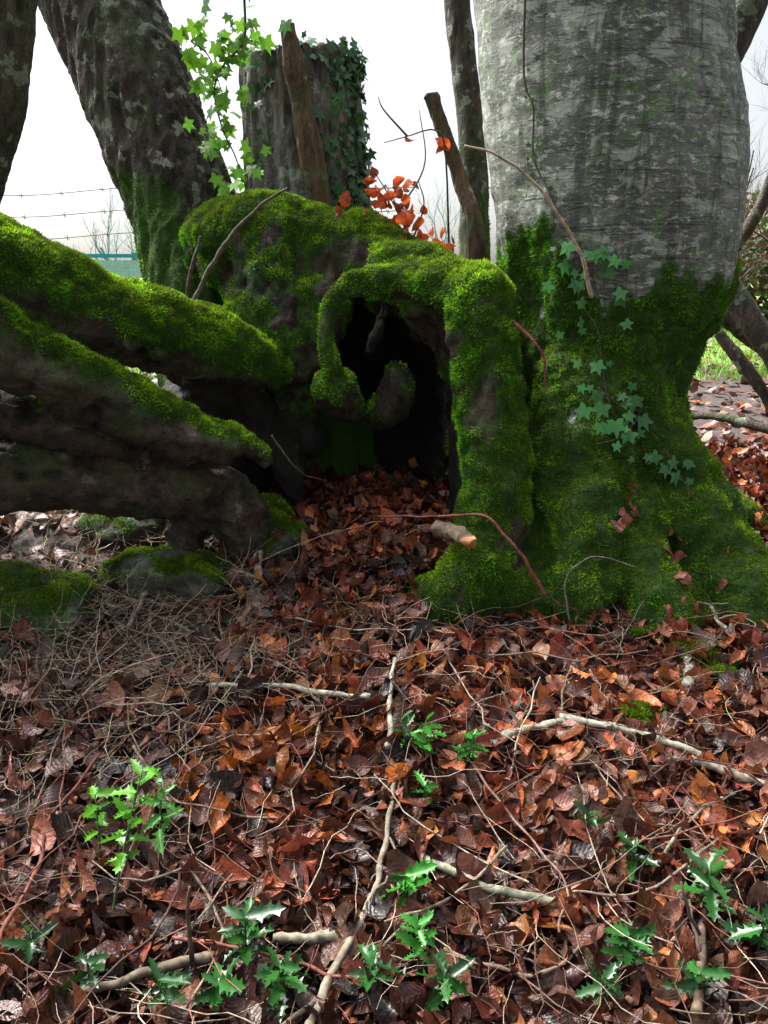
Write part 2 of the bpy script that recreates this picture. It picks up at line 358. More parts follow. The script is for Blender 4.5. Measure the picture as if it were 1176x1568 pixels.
def trunk(path,sides,rings,amp,fr=(16,16,3),bump=.01,jag=0):
    P=sm(path,rings); Vt,Qt,Tt=tube(P[:,:3],P[:,3],sides,True)
    cn=np.repeat(P[:,:3],sides,0); cn=np.vstack([cn,Vt[-2:]]); d=Vt-cn; d/=np.linalg.norm(d,axis=1)[:,None]+1e-9
    r=1-2*np.abs(fbm(Vt*np.array(fr),4)); Vt=Vt+d*(amp*r+bump*fbm(Vt*5,2))[:,None]
    if jag:
        i=slice((rings-1)*sides,rings*sides); Vt[i,2]+=jag*fbm(Vt[i]*22,2); Vt[-1,2]-=jag*1.5
    return Vt,Qt,Tt
def addtrunk(name,mat,path,sides=96,rings=200,amp=.015,fr=(16,16,3),parent=None,moss=None,nm=0,jag=0):
    Vt,Qt,Tt=trunk(path,sides,rings,amp,fr,jag=jag)
    m=np.zeros(len(Vt)) if moss is None else np.clip(moss(Vt),0,1)
    o=mk(name,Vt,Qt,Tt,mat,True,{'moss':m,'dark':m*0},parent)
    if nm: moss_on(Vt,Qt,m,nm,'moss',o,seed=9)
    return o
# bare winter limbs
def grow(g,p,d,L,r,depth,rg,c,sides=5,up=.15,spread=.55,nb=(2,4)):
    m=5; P=[p]; dd=d/np.linalg.norm(d)
    for i in range(m-1):
        dd=dd+rg.normal(0,.13,3)+[0,0,up*.3]; dd/=np.linalg.norm(dd); P.append(P[-1]+dd*L/(m-1))
    P=np.array(P); R=np.linspace(r,r*.6,m)
    g.add(*tube(P,R,sides if depth>1 else 3,False),c=c)
    if depth<=0: return
    for k in range(rg.integers(*nb)+1):
        t=rg.integers(1,m); q=P[t]; e=dd+rg.normal(0,spread,3); e[2]+=up
        grow(g,q,e,L*rg.uniform(.55,.8),R[t]*.6,depth-1,rg,c,sides,up,spread,nb)
rg=np.random.default_rng(5)
g=Geo(); P=sm([(.67,2.75,2.17,.38),(.64,2.78,3.5,.35),(.6,2.8,5.5,.28),(.55,2.9,8,.16)],20); g.add(*tube(P[:,:3],P[:,3],32,True),c=(.2,.2,.185))
for z,a in ((4.2,.3),(4.8,2.4),(5.3,4.2),(6.,1.2),(6.6,3.3),(7.4,5.2)): grow(g,np.array([.6,2.8,z]),np.array([math.cos(a),math.sin(a),.6]),2.2,.09,3,rg,(.16,.15,.14),6)
g.build('upper_limbs',M_twig,True,beech_ob)
addtrunk('side_limb',M_left,[(1.0,2.95,1.6,.06),(1.21,3.1,1.88,.055),(1.31,3.2,2.03,.06),(1.40,3.2,2.35,.06),(1.6,3.3,3.2,.06)],24,60,.006,parent=beech_ob)
# ---------------------------------------------------------------- other trunks
mf=lambda Vt: .75-(Vt[:,2]-1.25)*1.6+.5*fbm(Vt*6,3)
o=addtrunk('leaning_tree',M_left,[(-.66,3.2,.2,.27),(-.72,3.2,.8,.22),(-.75,3.2,1.11,.2),(-.82,3.3,1.4,.2),(-.92,3.35,1.67,.2),(-1.02,3.4,1.95,.2),(-1.16,3.5,2.25,.205),(-1.22,3.5,2.43,.2),(-1.6,3.6,3.6,.17),(-2.0,3.7,5,.12)],130,460,.030,(18,18,4),moss=mf,nm=26000)
g=Geo()
for z,x,a in ((3.6,-1.6,2.2),(4.2,-1.8,4),(4.9,-2,.6),(4.9,-2,2.8)): grow(g,np.array([x,3.65,z]),np.array([math.cos(a),math.sin(a),.7]),1.5,.06,3,rg,(.08,.07,.06),5)
g.build('upper_limbs',M_twig,True,o)
snag_ob=addtrunk('ivy_covered_snag',M_snag,[(-.28,3.3,.3,.3),(-.30,3.3,1.0,.27),(-.31,3.3,1.4,.235),(-.325,3.3,1.72,.215),(-.33,3.3,1.98,.205)],150,260,.032,(20,20,2.5),moss=lambda v:.25-(v[:,2]-1.4)*.6+.5*fbm(v*7,3),nm=9000,jag=.05)
addtrunk('broken_pole',M_pole,[(-.34,2.98,2.02,.020),(-.32,2.98,1.9,.030),(-.30,3.0,1.78,.030),(-.25,3.02,1.5,.034),(-.21,3.02,1.25,.04)],24,160,.010,(30,30,5),parent=snag_ob)
o=addtrunk('slender_tree',M_left,[(.5,4,.3,.085),(.46,4,1.4,.07),(.43,4,1.8,.062),(.38,4,2.13,.058),(.34,4,2.4,.054),(.33,4,2.7,.05),(.3,4.1,4,.04),(.2,4.2,6,.02)],32,240,.008,(30,30,6),moss=lambda v:.45-(v[:,2]-1.6)*.6+.5*fbm(v*7,3),nm=6000)
addtrunk('dead_sapling',M_pole,[(.36,2.9,1.1,.04),(.33,2.9,1.37,.028),(.28,2.95,1.51,.024),(.24,2.95,1.62,.022),(.20,2.95,1.71,.020),(.165,2.95,1.80,.020)],20,110,.006,(40,40,8),jag=.015)
addtrunk('dark_leaning_tree',M_left,[(-1.08,2.5,2.4,.085),(-1.09,2.5,2.05,.085),(-1.14,2.5,1.82,.082),(-1.19,2.5,1.64,.08),(-1.30,2.5,1.42,.09),(-1.45,2.5,1.0,.1),(-1.55,2.5,.2,.12)],40,160,.01,(25,25,5))
# ---------------------------------------------------------------- rocks, moss mounds
def blob(name,c,r,mat,mossb,cnt,seed,rough=.12,ln=(.006,.012)):
    nu,nv=64,40; u=np.arange(nu)/nu*2*math.pi; v=np.linspace(.02,math.pi-.02,nv)
    D=np.stack([np.sin(v)[:,None]*np.cos(u),np.sin(v)[:,None]*np.sin(u),np.cos(v)[:,None]*np.ones(nu)],-1).reshape(-1,3)
    k=1+rough*2*fbm(D*1.5+seed,3)+rough*.5*fbm(D*5+seed,3); Vb=np.array(c)+D*np.array(r)*k[:,None]
    i=np.arange(nv-1)[:,None]*nu; j=np.arange(nu)[None]; j2=(j+1)%nu
    Qb=np.stack([i+j,i+nu+j,i+nu+j2,i+j2],-1).reshape(-1,4); nn=vnormals(Vb,Qb)
    m=np.clip(mossb+.3*nn[:,2]+.4*fbm(Vb*9,3),0,1)
    o=mk(name,Vb,Qb,None,mat,True,{'moss':m,'dark':m*0}); moss_on(Vb,Qb,m*(nn[:,2]>-.2),cnt,'moss',o,seed=seed,ln=ln,bright=.55); return o
blob('mossy_rock',(-.70,2.26,.22),(.23,.15,.115),M_rock,.26,16000,11,.22)
blob('mossy_rock',(-1.16,2.12,.17),(.27,.2,.14),M_rock,.34,18000,12,.2)
blob('mossy_rock',(-.96,2.62,.31),(.18,.14,.08),M_rock,.2,5000,13)
blob('mossy_rock',(-.38,2.47,.28),(.12,.09,.08),M_rock,.35,7000,14)
for i,(x,y,r) in enumerate(((.87,1.87,.05),(.66,1.66,.04),(.78,1.98,.035),(.93,1.8,.04))):
    blob('moss_cushion',(x,y,float(gz(x,y))+.02),(r*1.3,r,r*.6),M_rock,.5,3500,20+i,.3,(.01,.02))
# ---------------------------------------------------------------- leaves
def tpl(L,W,S,Wd,ts,bend=0,fold=0,wave=0,ph=0,twist=0):
    S=np.array(S);Wd=np.array(Wd); ts=np.array(ts); b=bend if abs(bend)>1e-3 else 1e-3
    x=np.sin(b*S)/b*L; z=(1-np.cos(b*S))/b*L
    X=x[:,None]+0*ts; Y=Wd[:,None]*ts[None]*W*.5*math.cos(fold*.8); Z=z[:,None]+np.abs(ts)[None]**1.4*Wd[:,None]*W*.5*math.sin(fold)
    Z=Z+wave*L*np.sin(9*S+ph)[:,None]*np.abs(ts)[None]*np.sign(ts)[None]+twist*Y*S[:,None]
    V=np.stack([X-L*.5,Y,Z],-1).reshape(-1,3); m=len(ts); i=np.arange(len(S)-1)[:,None]*m; j=np.arange(m-1)[None]
    Q=np.stack([i+j,i+m+j,i+m+j+1,i+j+1],-1).reshape(-1,4)
    st=np.stack([np.repeat(S,m),np.tile(ts,len(S)),np.zeros(len(S)*m)],-1); return V,Q,None,st
BS=[0,.08,.22,.4,.58,.75,.9,1]; BW=[.03,.42,.8,1,.95,.68,.32,.0]
BT=[-1,-.5,0,.5,1]
rv=np.random.default_rng(3)
def torn(w): return np.array(w)*(1+rv.uniform(-.22,.12,len(w)))
hi=[tpl(1,rv.uniform(.52,.72),BS,torn(BW),BT,rv.uniform(-2.4,2.4),rv.uniform(-.6,1.2),rv.uniform(.0,.10),rv.uniform(0,6),rv.uniform(-.8,.8)) for _ in range(40)]
lo_=[tpl(1,.62,[0,.15,.45,.75,1],[.03,.6,1,.7,0],[-1,0,1],rv.uniform(-1.2,1.2),rv.uniform(-.3,.7),.02,0,rv.uniform(-.4,.4)) for _ in range(12)]
PAL=np.array([(.38,.088,.036),(.26,.060,.030),(.50,.145,.048),(.12,.036,.022),(.31,.125,.078),(.60,.20,.045),(.21,.10,.065),(.045,.023,.016)])
def scatter(g,X,Y,lift,tp,size,pal,tilt=.42,Z=None,sv=(.5,1.25)):
    k=len(X); Z=gz(X,Y) if Z is None else Z; e=.03
    nx=-(gz(X+e,Y)-gz(X-e,Y))/(2*e); ny=-(gz(X,Y+e)-gz(X,Y-e))/(2*e)
    n=np.stack([nx,ny,np.ones(k)],1)+rng.normal(0,tilt,(k,3))*[1,1,.3]; n[:,2]=np.maximum(n[:,2],.12)
    fl=rng.random(k)<.45; n[fl]*=-1
    Mx=basis(n,U(0,6.283,k)); sc=size*U(*sv,k); cc=pal*U(.32,1.45,(k,1))*U(.9,1.1,(k,3))
    pos=np.stack([X,Y,Z+lift],1); w=rng.integers(0,len(tp),k)
    for i,t in enumerate(tp): s=w==i; inst(g,t,pos[s],Mx[s],sc[s],cc[s])
def pick(k,p): return PAL[rng.choice(len(PAL),k,p=np.array(p)/sum(p))]
g=Geo()
k=29000; X=U(-1.7,1.9,k); Y=.55+2.9*U(0,1,k)
dens=np.clip(1-.75*ss(-.35,-.8,X)*ss(1.45,1.8,Y),0,1)*np.clip(.75+.8*vn(np.stack([X*3,Y*3,X*0+5],-1))+.5*(X>-.3),0.15,1)
keep=(rng.random(k)<dens)&~((X>.5)&(X<1.05)&(Y>2.55)); X,Y=X[keep],Y[keep]; k=len(X)
pal=pick(k,[4,4,4,5,3,1.5,3,4]); near=(ss(1.5,.95,Y+.3*vn(np.stack([X*2.5,Y*2.5,X*0],-1))))[:,None]; gr=pal.mean(1)[:,None]; pal=(pal*(1-.15*near)+gr*.12*near)*(1-.62*near)  # near: foreground vignette painted into the leaf colours
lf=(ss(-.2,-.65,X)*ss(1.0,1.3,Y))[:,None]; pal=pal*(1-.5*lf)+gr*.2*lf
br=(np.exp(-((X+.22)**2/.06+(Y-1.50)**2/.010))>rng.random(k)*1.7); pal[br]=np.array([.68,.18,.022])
wet=.78+.35*vn(np.stack([X*4,Y*4,X*0+8],-1)); pal=pal*wet[:,None]
tl=np.clip(.50+.3*vn(np.stack([X*5,Y*5,X*0+3],-1)),.15,.9)[:,None]
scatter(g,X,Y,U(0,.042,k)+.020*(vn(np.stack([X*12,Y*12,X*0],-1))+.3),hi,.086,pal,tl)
k=9000; X=U(-4,7,k); Y=3.2+6*U(0,1,k)**1.4; pal=pick(k,[3,3,5,1,3,4,4,1])*.5
scatter(g,X,Y,U(0,.03,k),lo_,.085,pal,.35)
k=900; X=rng.normal(.03,.16,k); Y=U(2.3,2.95,k); scatter(g,X,Y,U(0,.05,k),hi,.075,pick(k,[4,4,3,3,4,2,3,1]))
# crumbled fragments between the whole leaves
k=14000; X=U(-1.3,1.4,k); Y=U(.7,2.4,k); scatter(g,X,Y,U(.01,.04,k),lo_,.022,pick(k,[2,3,2,4,3,1,3,5])*.5,.7)
g.build('leaf_litter',M_leaf)
# ---------------------------------------------------------------- sticks
def stick(name,pts,r0,r1,c,lift=.02,br=0):
    P=np.array([(x,y,gz(x,y)+lift) for x,y in pts],float); P=sm(P,40)
    P=P+np.stack([.007*vn(P*20),.007*vn(P*20+9),.005*vn(P*26+5)],-1)
    R=np.linspace(r0,r1,40)*(1+.3*vn(P*70)); gg=Geo(); Vt,Qt,Tt=tube(P,R,9)
    cc=np.array(c)*(1+.7*vn(Vt*120))[:,None]; gg.add(Vt,Qt,Tt,c=np.clip(cc,0.01,1))
    for b in range(br):
        i=rng.integers(6,36); d=rng.normal(0,1,3)*[1,1,.3]+[0,0,.25]; d/=np.linalg.norm(d); l=U(.04,.16)
        B=P[i]+np.linspace(0,1,6)[:,None]*d*l+np.cumsum(rng.normal(0,.004,(6,3)),0); gg.add(*tube(B,np.linspace(R[i]*.6,R[i]*.25,6),5),c=np.array(c)*.8)
    return gg.build(name,M_twig)
pale=(.36,.35,.26); red=(.18,.055,.035)
S_=[([(-.47,1.71),(-.26,1.70),(-.03,1.66)],.005,.008,pale,.055,2),([(.03,1.81),(.02,1.66),(.01,1.50)],.005,.007,pale,.06,0),
([(.26,1.52),(.36,1.57),(.45,1.59)],.011,.009,pale,.055,1),([(.44,1.60),(.66,1.53),(.75,1.48)],.010,.008,pale,.06,2),([(.72,1.47),(.84,1.41),(.97,1.35)],.010,.009,(.28,.24,.18),.055,1),
([(.02,1.40),(0,1.23),(-.03,1.09),(-.09,.95),(-.12,.85)],.005,.009,(.22,.18,.13),.06,5),
([(-.2,1.03),(-.06,1.03)],.008,.010,(.2,.18,.13),.06,0),([(.08,1.22),(.2,1.14),(.33,1.10)],.008,.009,(.2,.2,.13),.055,1),
([(-.75,1.0),(-.59,1.11),(-.44,1.24)],.018,.013,(.10,.07,.045),.03,1),([(-.69,.9),(-.69,1.17),(-.71,1.31),(-.67,1.48)],.005,.003,red,.065,3),
([(-.38,1.03),(-.22,1.0),(-.05,.94)],.004,.003,red,.065,1),([(.63,1.14),(.57,1.02),(.5,.88)],.006,.009,(.14,.095,.065),.055,2),
([(.55,1.19),(.64,1.29),(.78,1.37)],.004,.003,(.2,.16,.11),.06,3),([(.9,2.04),(.99,2.12),(1.0,1.95),(1.03,1.84)],.007,.005,pale,.055,3),
([(-.44,2.42),(-.39,2.07)],.016,.012,pale,.045,1),([(-.75,2.15),(-.74,1.95)],.008,.006,(.2,.17,.13),.06,0),
([(.51,1.79),(.45,1.6),(.53,1.31)],.003,.002,(.2,.15,.11),.06,2),([(.18,1.5),(.27,1.31),(.35,1.14),(.31,1.02)],.003,.0022,(.2,.12,.09),.065,3),
([(-.52,.92),(-.3,1.0)],.007,.009,(.12,.09,.06),.055,1),([(.80,1.72),(.84,1.80),(.86,1.86)],.016,.012,(.30,.29,.21),.04,0),
([(.25,1.22),(.12,1.1),(.0,1.06)],.003,.0025,(.22,.17,.12),.065,2),([(.7,1.25),(.5,1.12),(.36,1.12)],.003,.0025,(.22,.17,.12),.065,2),([(-.3,2.0),(-.05,1.93),(.2,1.97)],.003,.002,(.25,.2,.15),.065,2),
([(-.6,1.5),(-.45,1.35),(-.2,1.3)],.003,.002,(.18,.12,.08),.06,3),([(-.4,1.2),(-.3,1.05),(-.32,.9)],.003,.002,(.18,.12,.08),.06,3),([(.1,1.0),(.25,.95),(.35,1.0)],.004,.003,(.15,.1,.07),.06,3)]
for p_,a_,b_,c_,l_,n_ in S_: stick('fallen_stick',p_,a_,b_,c_,l_,n_)
def sp(pts,r0,r1,c,name,sides=9,n=60,wob=.004):
    P=sm(pts,n); P=P+np.stack([wob*vn(P*25),wob*vn(P*25+9),wob*vn(P*25+5)],-1); R=np.linspace(r0,r1,n)*(1+.15*vn(P*80))
    gg=Geo(); Vt,Qt,Tt=tube(P,R,sides); gg.add(Vt,Qt,Tt,c=np.clip(np.array(c)*(1+.4*vn(Vt*110))[:,None],.01,1)); return gg.build(name,M_twig)
sp([(-.02,2.3,.44),(.15,2.17,.48),(.29,2.07,.515),(.35,2.03,.47),(.41,2.0,.40),(.47,1.98,.30)],.003,.006,red,'bramble_stem')
P=sm([(.17,2.16,.44),(.21,2.07,.462),(.245,2.01,.458),(.252,1.998,.456)],40); Vt,Qt,Tt=tube(P,np.linspace(.026,.016,40)*(1+.35*vn(P*60)),20)
Vt=Vt+.008*np.stack([vn(Vt*50),vn(Vt*50+7),vn(Vt*50+3)],-1); cc=np.where(Vt[:,1:2]<2.01,np.array([[.5,.24,.10]]),np.array([[.13,.09,.06]]))*(1+.5*vn(Vt*100))[:,None]
gg=Geo(); gg.add(Vt,Qt,Tt,c=cc); gg.build('broken_branch_stub',M_twig)
sp([(.22,2.2,1.52),(.3,2.2,1.5),(.4,2.2,1.44),(.49,2.2,1.34),(.55,2.2,1.25),(.6,2.22,1.13)],.003,.006,(.38,.30,.2),'dead_twig')
sp([(-.66,2.62,1.08),(-.54,2.6,1.27),(-.42,2.6,1.39),(-.31,2.6,1.46)],.010,.003,(.10,.08,.06),'dead_twig')
sp([(-.75,2.8,1.0),(-.68,2.75,1.2),(-.64,2.75,1.32)],.009,.005,(.10,.08,.06),'dead_twig')
sp([(.38,2.25,1.06),(.46,2.2,.98),(.48,2.2,.88)],.005,.003,red,'bramble_stem')
sp([(.55,1.98,.22),(.53,2.0,.34),(.60,1.98,.42),(.72,1.95,.40)],.003,.0015,(.14,.12,.10),'bramble_stem')
sp([(-.45,2.2,.28),(-.35,2.15,.36),(-.15,2.2,.42),(.0,2.25,.44)],.002,.0015,(.2,.14,.1),'bramble_stem')
sp([(-.35,2.25,.72),(-.30,2.3,.62),(-.26,2.4,.55),(-.2,2.5,.5)],.003,.002,(.12,.09,.07),'bramble_stem')
g=Geo()
def fine(k,xf,yf,ln,r,cols,up=.1,lift=.03):
    for _ in range(k):
        x,y=xf(),yf(); a=U(0,6.283); L=U(*ln); n=8; s=np.linspace(0,1,n); aa=a+U(-1.4,1.4)*s+rng.normal(0,.25,n)
        dx=np.cumsum(np.cos(aa))*L/n; dy=np.cumsum(np.sin(aa))*L/n; P=np.stack([x+dx,y+dy,gz(x+dx,y+dy)+U(0,lift)+.02+up*L*np.abs(rng.normal())*s],1)
        c=np.array(cols[rng.integers(len(cols))])*U(.6,1.3); rr=r*U(.6,1.4); g.add(*tube(P,np.linspace(rr,rr*.5,n),4,False),c=c)
cs=[(.18,.07,.045),(.26,.2,.14),(.1,.05,.035),(.34,.28,.2)]
fine(1000,lambda:U(-1.2,1.2),lambda:U(.7,2.2),(.05,.3),.0014,cs,.18,.05)
fine(130,lambda:U(-1.1,1.1),lambda:U(.75,2.0),(.2,.55),.0024,cs,.14,.05)
st=[(.40,.31,.19),(.28,.21,.13),(.17,.12,.08),(.50,.41,.27)]
fine(1700,lambda:-.72+abs(rng.normal(0,.38))*rng.choice([-1,1]),lambda:rng.normal(1.88,.27),(.03,.18),.0010,st,.35,.03)
fine(400,lambda:U(-1.6,-.4),lambda:U(2.1,2.8),(.04,.2),.0011,st,.4,.03)
g.build('fallen_twigs',M_twig)
# ---------------------------------------------------------------- holly
HS=[0,.10,.18,.24,.33,.40,.46,.54,.60,.66,.75,.81,.87,1]; HW=[.08,.5,1.0,.62,.6,1.1,.66,.6,1.05,.55,.45,.8,.3,.0]
hol=[]
for _ in range(8):
    v,q,t,s_=tpl(1,.46,HS,HW,[-1,-.55,0,.55,1],rv.uniform(-1.2,.3),rv.uniform(-.1,.6),0,0); v=v.copy(); at=np.abs(s_[:,1])
    spk=np.isin(np.round(s_[:,0],2),[.18,.40,.60,.81])*(at>.9)
    v[:,0]+=.04*spk; v[:,2]+=spk*rv.uniform(-.04,.14,len(v)); v[:,0]+=.5; hol.append((v,q,t,s_))
def holly(x,y,hgt,n,L,c,lean=(0,0),seed=0):
    r=np.random.default_rng(seed); g=Geo(); z0=float(gz(x,y))+.02; n0=12; s=np.linspace(0,1,n0)
    P=np.stack([x+lean[0]*s**1.3,y+lean[1]*s**1.3,z0+hgt*s],1); g.add(*tube(P,np.linspace(.003,.0015,n0),6),c=(.05,.09,.03))
    gl=Geo()
    for i in range(n):
        t=1-(i/n)*.6; p=np.array([np.interp(t,s,P[:,k]) for k in range(3)]); a=i*2.4+r.uniform(-.4,.4)
        nrm=np.array([[-.35*math.cos(a),-.35*math.sin(a)-.1,1.]])+r.normal(0,.42,(1,3)); Mx=basis(nrm,np.array([a]))
        inst(gl,hol[r.integers(8)],p[None],Mx,np.array([L*r.uniform(.55,1.15)]),np.array([c])*r.uniform(.45,1.4))
    o=g.build('holly_seedling',M_twig); gl.build('leaves',M_holly,True,o)
dg=(.016,.070,.012); mg=(.030,.16,.016); yg=(.075,.25,.016)
holly(-.52,1.10,.25,18,.056,yg,(.04,.14),1)
holly(-.46,1.22,.17,12,.052,(.04,.16,.018),(.0,.06),2); holly(-.58,1.22,.14,9,.05,yg,(-.02,.06),21)
holly(.10,1.46,.11,14,.052,mg,(0,.06),3); holly(.19,1.46,.09,12,.050,mg,(.02,.02),4); holly(.06,1.50,.09,10,.050,dg,(-.02,.04),5); holly(.09,1.36,.07,9,.045,mg,(0,0),6)
holly(-.24,.98,.12,14,.070,dg,(0,.02),7); holly(-.17,.92,.10,12,.065,dg,(0,0),8); holly(-.27,.91,.08,10,.06,dg,(0,0),22)
holly(.04,1.10,.09,10,.060,mg,(0,.02),9); holly(.06,.98,.10,14,.052,mg,(0,.02),10); holly(-.02,.94,.08,9,.058,dg,(0,0),11); holly(.10,.92,.08,10,.055,dg,(0,0),23)
holly(.5,1.20,.07,8,.052,dg,(0,.0),12); holly(.61,1.08,.11,13,.064,dg,(0,.03),13); holly(.66,1.0,.10,11,.062,dg,(0,0),14); holly(.42,.98,.10,13,.064,dg,(0,.0),15); holly(.43,1.28,.07,7,.05,dg,(0,0),16)
holly(.52,.92,.08,10,.055,dg,(0,0),24); holly(.36,.92,.07,9,.05,(.014,.055,.012),(0,0),25)
holly(-.50,.95,.08,8,.055,(.012,.045,.010),(0,0),17); holly(-.62,1.0,.08,7,.05,(.012,.045,.010),(0,0),18); holly(-.37,.92,.07,8,.055,(.012,.05,.010),(0,0),19)
# ---------------------------------------------------------------- ivy
ang=[0,22,50,80,120,150,180]; rad=[1,.5,.82,.42,.6,.35,.12]
pts=[(0,0,0)]+[(math.cos(radians(a))*r,math.sin(radians(a))*r,-.10*r*r) for a,r in zip(ang,rad)]+[(math.cos(radians(a))*r,-math.sin(radians(a))*r,-.10*r*r) for a,r in list(zip(ang,rad))[-2:0:-1]]
iv=np.array(pts); ni=len(iv)-1; IT=np.array([(0,1+i,1+(i+1)%ni) for i in range(ni)])
IVY=(iv,None,IT,np.zeros((len(iv),3)))
def ivyleaves(gl,P,nrm,size,c,jit=.45):
    k=len(P); nn=nrm+rng.normal(0,jit,(k,3)); nn/=np.linalg.norm(nn,axis=1)[:,None]
    dref=np.array([0,0,-1.])+rng.normal(0,.7,(k,3)); x=dref-(dref*nn).sum(1)[:,None]*nn; x/=np.linalg.norm(x,axis=1)[:,None]
    Mx=np.stack([x,np.cross(nn,x),nn],2); inst(gl,IVY,P,Mx,size*U(.5,1.3,k),np.array(c)[None]*U(.5,1.4,(k,1))*U(.9,1.1,(k,3)))
def hug(x,z,off=.004):   # front surface of the actual displaced trunk mesh
    d=(BV[:,0]-x)**2+(BV[:,2]-z)**2; s=d<.02**2
    if not s.any(): s=d<.06**2
    y=BV[s,1].min() if s.any() else 2.3
    return np.array([x,y-off,z])
def vine(name,pts,r,size,c,mat,spread=.03,free=False,nl=40,off=.006):
    P=np.array([hug(x,z,off) if not free else (x,y,z) for x,y,z in pts]); P=sm(P,60) 
    if not free: P=np.array([hug(p[0],p[2],off) for p in P]); P[:,1]=np.convolve(np.pad(P[:,1],2,'edge'),np.ones(5)/5,'valid')
    gg=Geo(); gg.add(*tube(P,np.linspace(r,r*.4,len(P)),6),c=(.07,.055,.04)); o=gg.build(name,M_twig)
    gl=Geo(); k=nl; i=rng.integers(0,len(P),k); Q_=P[i]+rng.normal(0,spread,(k,3))*[1,.25,1]
    if not free: Q_=np.array([hug(q[0],q[2],off+.012) for q in Q_])
    ivyleaves(gl,Q_,np.tile([0,-1.,.35],(k,1)),size,c,.35 if not free else .5); gl.build('leaves',mat,False,o)
ic=(.07,.24,.065)
vine('ivy',[(.40,0,2.1),(.41,0,1.76),(.44,0,1.66),(.45,0,1.53),(.5,0,1.42),(.54,0,1.34),(.58,0,1.25)],.004,.018,(.05,.09,.03),M_ivy,nl=34,spread=.018)
vine('ivy',[(.58,0,1.27),(.62,0,1.18),(.60,0,1.12),(.66,0,1.03),(.68,0,.9),(.70,0,.8),(.76,0,.72)],.003,.036,ic,M_ivy,nl=26,spread=.05,off=.016)
vine('ivy',[(.66,0,.86),(.74,0,.80),(.82,0,.77),(.72,0,.72),(.64,0,.70)],.0025,.038,ic,M_ivy,nl=19,spread=.05,off=.016)
vine('ivy',[(.90,0,.66),(.95,0,.58),(.98,0,.52)],.0025,.034,ic,M_ivy,nl=8,spread=.03,off=.016)
vine('ivy',[(.60,0,1.22),(.68,0,1.24),(.74,0,1.22)],.0025,.032,ic,M_ivy,nl=8,spread=.02,off=.014)
vine('hanging_ivy',[(-.47,2.9,2.4),(-.47,2.9,2.07),(-.48,2.9,1.95),(-.55,2.9,1.88),(-.59,2.9,1.80),(-.57,2.9,1.68),(-.53,2.9,1.59),(-.50,2.95,1.47)],.005,.038,(.13,.32,.02),M_ivy,free=True,nl=120,spread=.045)
vine('hanging_ivy',[(-.66,2.9,1.95),(-.6,2.9,1.9),(-.56,2.9,1.78)],.003,.04,(.15,.33,.02),M_ivy,free=True,nl=28,spread=.04)
vine('hanging_ivy',[(-.72,2.9,2.3),(-.58,2.9,2.12),(-.42,2.9,2.13),(-.33,2.9,2.3)],.003,.042,(.04,.13,.02),M_ivy,free=True,nl=26,spread=.05)
gl=Geo(); k=380; z=U(1.35,2.02,k); a=rng.normal(-.45,.40,k); rr=np.interp(z,[1.3,2.05],[.25,.215])+U(0,.03,k)
ivyleaves(gl,np.stack([-.32+rr*np.cos(a),3.3+rr*np.sin(a),z],1),np.stack([np.cos(a),np.sin(a),z*0+.3],1),.034,(.03,.095,.028))
k=120; a=U(0,6.283,k); r=U(0.02,.22,k); ivyleaves(gl,np.stack([-.32+r*np.cos(a),3.3+r*np.sin(a),1.98+np.abs(rng.normal(0,.03,k))],1),np.tile([0,-.3,1.],(k,1)),.034,(.04,.13,.03),.7)
k=50; z=U(1.35,2.0,k); ivyleaves(gl,np.stack([U(-.5,-.4,k),np.full(k,3.08),z],1),np.tile([-.2,-1,.3],(k,1)),.026,(.025,.08,.022))
gl.build('ivy_leaves',M_ivyd,False,snag_ob)
M_leafb=leafmat('retained_beech_leaf',.5,.45,8,.4)
def leafset(gl,lp,c,size,nb=(0,-.8,0)):
    k=len(lp); lp=np.array(lp); nn=rng.normal(0,1,(k,3))+np.array(nb); M_=basis(nn,U(0,6.28,k)); w=rng.integers(0,len(hi),k)
    for i in range(k): inst(gl,hi[w[i]],lp[i][None],M_[i][None],np.array([size*U(.7,1.2)]),(np.array(c)*U(.4,1.3))[None])
def spray(name,segs,lp,c,size):
    gg=Geo()
    for s_ in segs: P=sm(s_,14); gg.add(*tube(P,np.linspace(.004,.0015,14),5),c=(.09,.05,.035))
    o=gg.build(name,M_twig); gl=Geo(); leafset(gl,lp,c,size); gl.build('leaves',M_leafb,True,o)
cl=np.column_stack([rng.normal(.05,.06,44),rng.normal(2.8,.05,44),rng.normal(1.41,.055,44)])
cl2=np.column_stack([rng.normal(.14,.07,22),rng.normal(2.75,.05,22),rng.normal(1.29,.03,22)])
spray('beech_sapling',[[(.2,2.8,1.15),(.1,2.8,1.3),(.02,2.8,1.45),(-.05,2.8,1.55)],[(.1,2.8,1.3),(.14,2.8,1.42),(.12,2.8,1.5)],[(.24,2.9,1.3),(.21,2.8,1.6),(.17,2.8,1.66),(.08,2.8,1.64),(.0,2.8,1.62)],[(.08,2.8,1.64),(.0,2.8,1.72),(-.02,2.8,1.76)],[(.05,2.8,1.4),(.14,2.8,1.55),(.12,2.8,1.72)]],
   list(map(tuple,cl))+list(map(tuple,cl2))+[(.09,2.8,1.62),(.2,2.8,1.62),(.19,2.8,1.60),(-.04,2.8,1.47),(-.05,2.8,1.5)],(.55,.09,.02),.06)
gl=Geo(); lp=[tuple(hug(.74+rng.normal(0,.03),.50+rng.normal(0,.03),.012)) for _ in range(9)]+[tuple(hug(.90+rng.normal(0,.03),.34+rng.normal(0,.04),.012)) for _ in range(9)]+[tuple(hug(U(.6,1.1),U(.2,.4),.012)) for _ in range(8)]
leafset(gl,lp,(.30,.095,.06),.052,(0,-.9,.9)); gl.build('caught_leaves',M_leaf,True,beech_ob)
